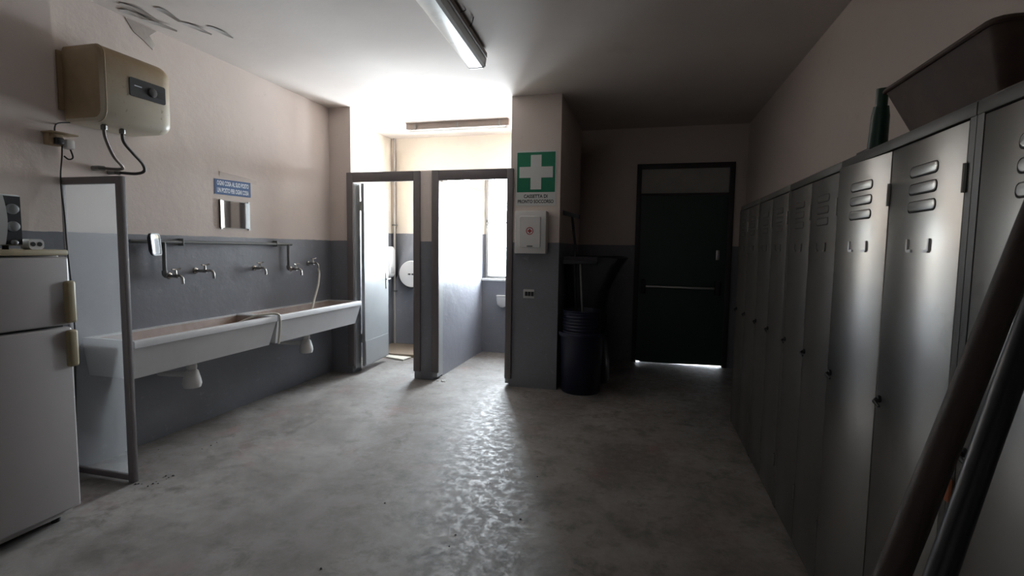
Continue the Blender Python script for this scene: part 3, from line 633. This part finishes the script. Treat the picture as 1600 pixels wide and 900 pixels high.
# ------------------------------------------------------------------ lockers
ZT = 1.812
def louvre_bm(Lg, hgt):
    bm = B(); r = hgt/2; pts = rrect(-Lg/2, Lg/2, -r, r, r*.95, 4)
    loft(bm, [[(-.0005, y, z) for y, z in pts], [(-.0018, y*.985, z*.92) for y, z in pts], [(-.0026, y*.95, z*.75) for y, z in pts]])
    return bm
def louvre_gap(Lg, hgt):
    bm = B(); r = hgt/2; a = rrect(-Lg/2-.0015, Lg/2+.0015, -r-.003, r+.0006, r*.95, 4); b = rrect(-Lg/2, Lg/2, -r, r, r*.95, 4)
    loft(bm, [[(-.0002, y, z) for y, z in a], [(-.0012, y, z) for y, z in a], [(-.0012, y, z) for y, z in b], [(-.0002, y, z) for y, z in b]], False, False)
    return bm
def locker(y0, y1, label, m, doors, round_far=False):
    """unit between y0 (near) and y1 (far); doors: list of (hinge y, width, angle in degrees)"""
    t = thing('locker', (XK, (y0+y1)/2, 0), label, 'locker', 'metal lockers along the right wall'); oy = (y0+y1)/2
    x0, x1, g = XK+.004, XR-.03, .016
    if round_far:
        pr = [(y0, .03), (y0, ZT)] + [(y1-.05+.05*math.sin(math.radians(90*k/5)), ZT-.05+.05*math.cos(math.radians(90*k/5))) for k in range(6)] + [(y1, .03)]
    else: pr = [(y0, .03), (y0, ZT), (y1, ZT), (y1, .03)]
    bm = B(); box(bm, x1-.01, x1, y0, y1, .03, ZT-.05); box(bm, x0, x1-.01, y0, y0+g, .03, ZT-.001)
    box(bm, x0, x1-.01, y1-g, y1, .03, ZT-.055); box(bm, x0, x1-.01, y0+g, y1-g, .03, .05)
    top = [p for p in pr if p[1] > ZT-.06]; inner = [(a if a < y1-.02 else y1-.012, b-.012) for a, b in top[::-1]]
    prism(bm, top+inner, 'x', x0, x1)
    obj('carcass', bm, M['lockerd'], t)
    obj('top_rail', bx(XK-.002, XK+.02, y0+.0005, y1-(.05 if round_far else .0005), 1.776, ZT-.003, bev=.003), M['lockerd'], t)
    bm = B(); box(bm, XK, XK+.018, y0+.0005, doors[0][0]-.003, .03, 1.776); obj('front_stile', bm, M['lockerd'], t)
    e = doors[-1][0]+doors[-1][3]+.003; bm = B(); box(bm, XK, XK+.018, e, y1-.0005, .03, 1.776); obj('front_stile', bm, M['lockerd'], t)
    md = doors[0][0]+doors[0][3]+.002; obj('partition', bx(XK+.02, x1-.011, md-.006, md+.006, .05, 1.775), M['lockerd'], t)
    for yy_ in (y0+.03, y1-.03):
        for xx in (x0+.03, x1-.03): obj('foot', bx(xx-.015, xx+.015, yy_-.015, yy_+.015, 0, .031), M['black'], t)
    for hy, w, ang, _ in doors:
        d = bx(-.0, .018, 0, w, .045, 1.772, bev=.0025)
        do = obj('door', d, m, t, raw=True, loc=(0, hy-oy, 0)); do.rotation_euler = (0, 0, math.radians(ang))
        k = 0
        for z in (1.685, 1.635, 1.585):
            l = obj('louvre', louvre_bm(.145, .03), m, do, raw=True, loc=(0, w*.50, z))
            obj('louvre_slit', louvre_gap(.145, .03), M['gap'], do, raw=True, loc=(0, w*.50, z))
        for s in (-1, 1):
            bm = B(); yc = w*.5 + s*.045
            box(bm, -.005, 0, yc-.004+s*.013, yc+.004+s*.013, 1.458, 1.492); box(bm, -.005, 0, min(yc-s*.012, yc+s*.013), max(yc-s*.012, yc+s*.013), 1.454, 1.462)
            obj('card_clip', bm, M['galv'] if m is M['lockerd'] else M['steel'], do, raw=True, loc=(0, 0, 0))
        bm = B(); lathe(bm, [(.012, 0), (.012, -.008), (.006, -.01)], (0, w-.03, .985), 12, 'x'); tube(bm, [(-.01, w-.03, .985), (-.022, w-.045, .98), (-.02, w-.075, .972)], [.006, .006, .004], 6)
        obj('latch', bm, M['black'], do, raw=True, loc=(0, 0, 0))
        for z in (.25, 1.60): obj('hinge', lathe(B(), [(.006, 0), (.006, .07)], (-.002, -.002, z), 8), M['galv'], do, raw=True, loc=(0, 0, 0))
    return t
locker(.62, 1.455, 'nearest grey locker behind the two leaning poles', M['locker'], [(.645, .385, 0, .385), (1.035, .391, 0, .391)])
locker(1.4565, 2.302, 'grey locker with one door slightly ajar, under the rusty tub', M['locker'], [(1.484, .390, 0, .390), (1.880, .352, 5.2, .392)])
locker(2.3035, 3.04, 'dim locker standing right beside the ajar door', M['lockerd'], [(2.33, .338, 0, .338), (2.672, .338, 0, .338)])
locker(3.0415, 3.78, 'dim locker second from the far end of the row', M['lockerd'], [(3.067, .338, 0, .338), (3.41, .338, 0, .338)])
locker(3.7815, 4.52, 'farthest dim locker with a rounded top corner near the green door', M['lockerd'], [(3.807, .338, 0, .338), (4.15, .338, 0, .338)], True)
t = obj('tag', bx(XK-.012, XK-.003, 1.425, 1.462, .845, .905, bev=.004), M['orange']); tag(t, 'small orange tag hanging on the locker front between the poles', 'tag')

# things on the lockers
t = thing('rusty_tub', (.93, 1.66, ZT), 'rusty brown flared metal tub lying on top of the lockers', 'tub')
bm = B()
def tr(e, z): return [(x, y, z) for x, y in rrect(.775-e, 1.08+e, 1.42-e, 1.855+e, .03, 3)]
loft(bm, [tr(0, ZT), tr(.055, ZT+.145), tr(.05, ZT+.146), tr(-.006, ZT+.006)]); obj('tub_shell', bm, M['rust'], t)
pts = tr(.057, ZT+.147); bm = tube(B(), pts+[pts[0]], .007, 8); obj('rolled_rim', bm, M['rust'], t)
t = thing('green_stub', (.81, 2.17, ZT), 'dark green metal stub on a flange foot beside the rusty tub', 'metal stub')
obj('foot_flange', bx(.765, .86, 2.11, 2.23, ZT, ZT+.016, bev=.005), M['black'], t)
obj('shaft', tube(B(), [(.81, 2.165, ZT+.015), (.808, 2.150, ZT+.13), (.806, 2.143, ZT+.165)], [.032, .029, .024], 14), M['greenpaint'], t)
obj('neck', tube(B(), [(.806, 2.143, ZT+.163), (.805, 2.137, ZT+.225)], .019, 12), M['greenpaint'], t)
bm = bx(.80, .84, 2.70, 2.79, ZT, ZT+.018, bev=.006); tag(obj('pale_scrap', bm, M['white']), 'small pale scrap lying on the dim lockers', 'scrap')

# leaning poles
def pole(a, b, r, m, name, label, cat):
    a, b = Vector(a), Vector(b); n = 10; bm = B()
    tube(bm, [a+(b-a)*i/n for i in range(n+1)], [r*(1+.03*math.sin(i*2.3)) for i in range(n+1)], 16)
    tag(obj(name, bm, m), label, cat)
pole((.013, .644, .012), (.716, 1.127, 1.67), .0225, M['wood'], 'wooden_pole', 'thick brown pole leaning on the nearest locker', 'pole')
pole((.141, .702, .010), (.712, 1.158, 1.37), .0215, M['darkpole'], 'metal_pole', 'glossy blue black pole leaning right of the brown pole', 'pole')

# plaster ridge above the blue sign, crumbs on the floor
bm = B(); N_ = 9; rings = []
for i in range(N_):
    q = i/(N_-1); y = 3.56+.42*q; h = .018*math.sin(math.pi*(.12+.8*q)); z = 2.055-.02*q
    rings.append([(XL-.001, y, z-.05), (XL+h*.5, y, z-.02), (XL+h, y, z), (XL-.001, y, z+.006)])
obj('plaster_ridge', loft(bm, rings), M['wall'], bpy.data.objects['wall_left'])
def crumbs(spots, m, name, label):
    bm = B()
    for x, y, r in spots:
        n = 6; a0 = random.random()*6
        ring = [(x+r*random.uniform(.6,1)*math.cos(a0+k*2*math.pi/n), y+r*random.uniform(.6,1)*math.sin(a0+k*2*math.pi/n)) for k in range(n)]
        loft(bm, [[(a, b, .0005) for a, b in ring], [(x+(a-x)*.6, y+(b-y)*.6, r*.6) for a, b in ring]])
    tag(obj(name, bm, m), label, 'debris', kind='stuff')
crumbs([(-2.09+random.uniform(-.05,.06), 5.07+random.uniform(-.05,.06), random.uniform(.008,.022)) for _ in range(9)], M['white'], 'plaster_crumbs', 'pale plaster crumbs at the foot of the stall divider')
crumbs([(-2.92+random.uniform(-.02,.12), 2.34+random.uniform(-.06,.12), random.uniform(.003,.010)) for _ in range(12)] + [(-3.2+random.uniform(-.2,.25), 2.9+random.uniform(-.35,.5), random.uniform(.003,.008)) for _ in range(10)]
       + [(random.uniform(-1.6,-.3), random.uniform(1.9,3.2), random.uniform(.004,.009)) for _ in range(8)], M['gap'], 'dark_crumbs', 'tiny dark crumbs scattered over the concrete floor')
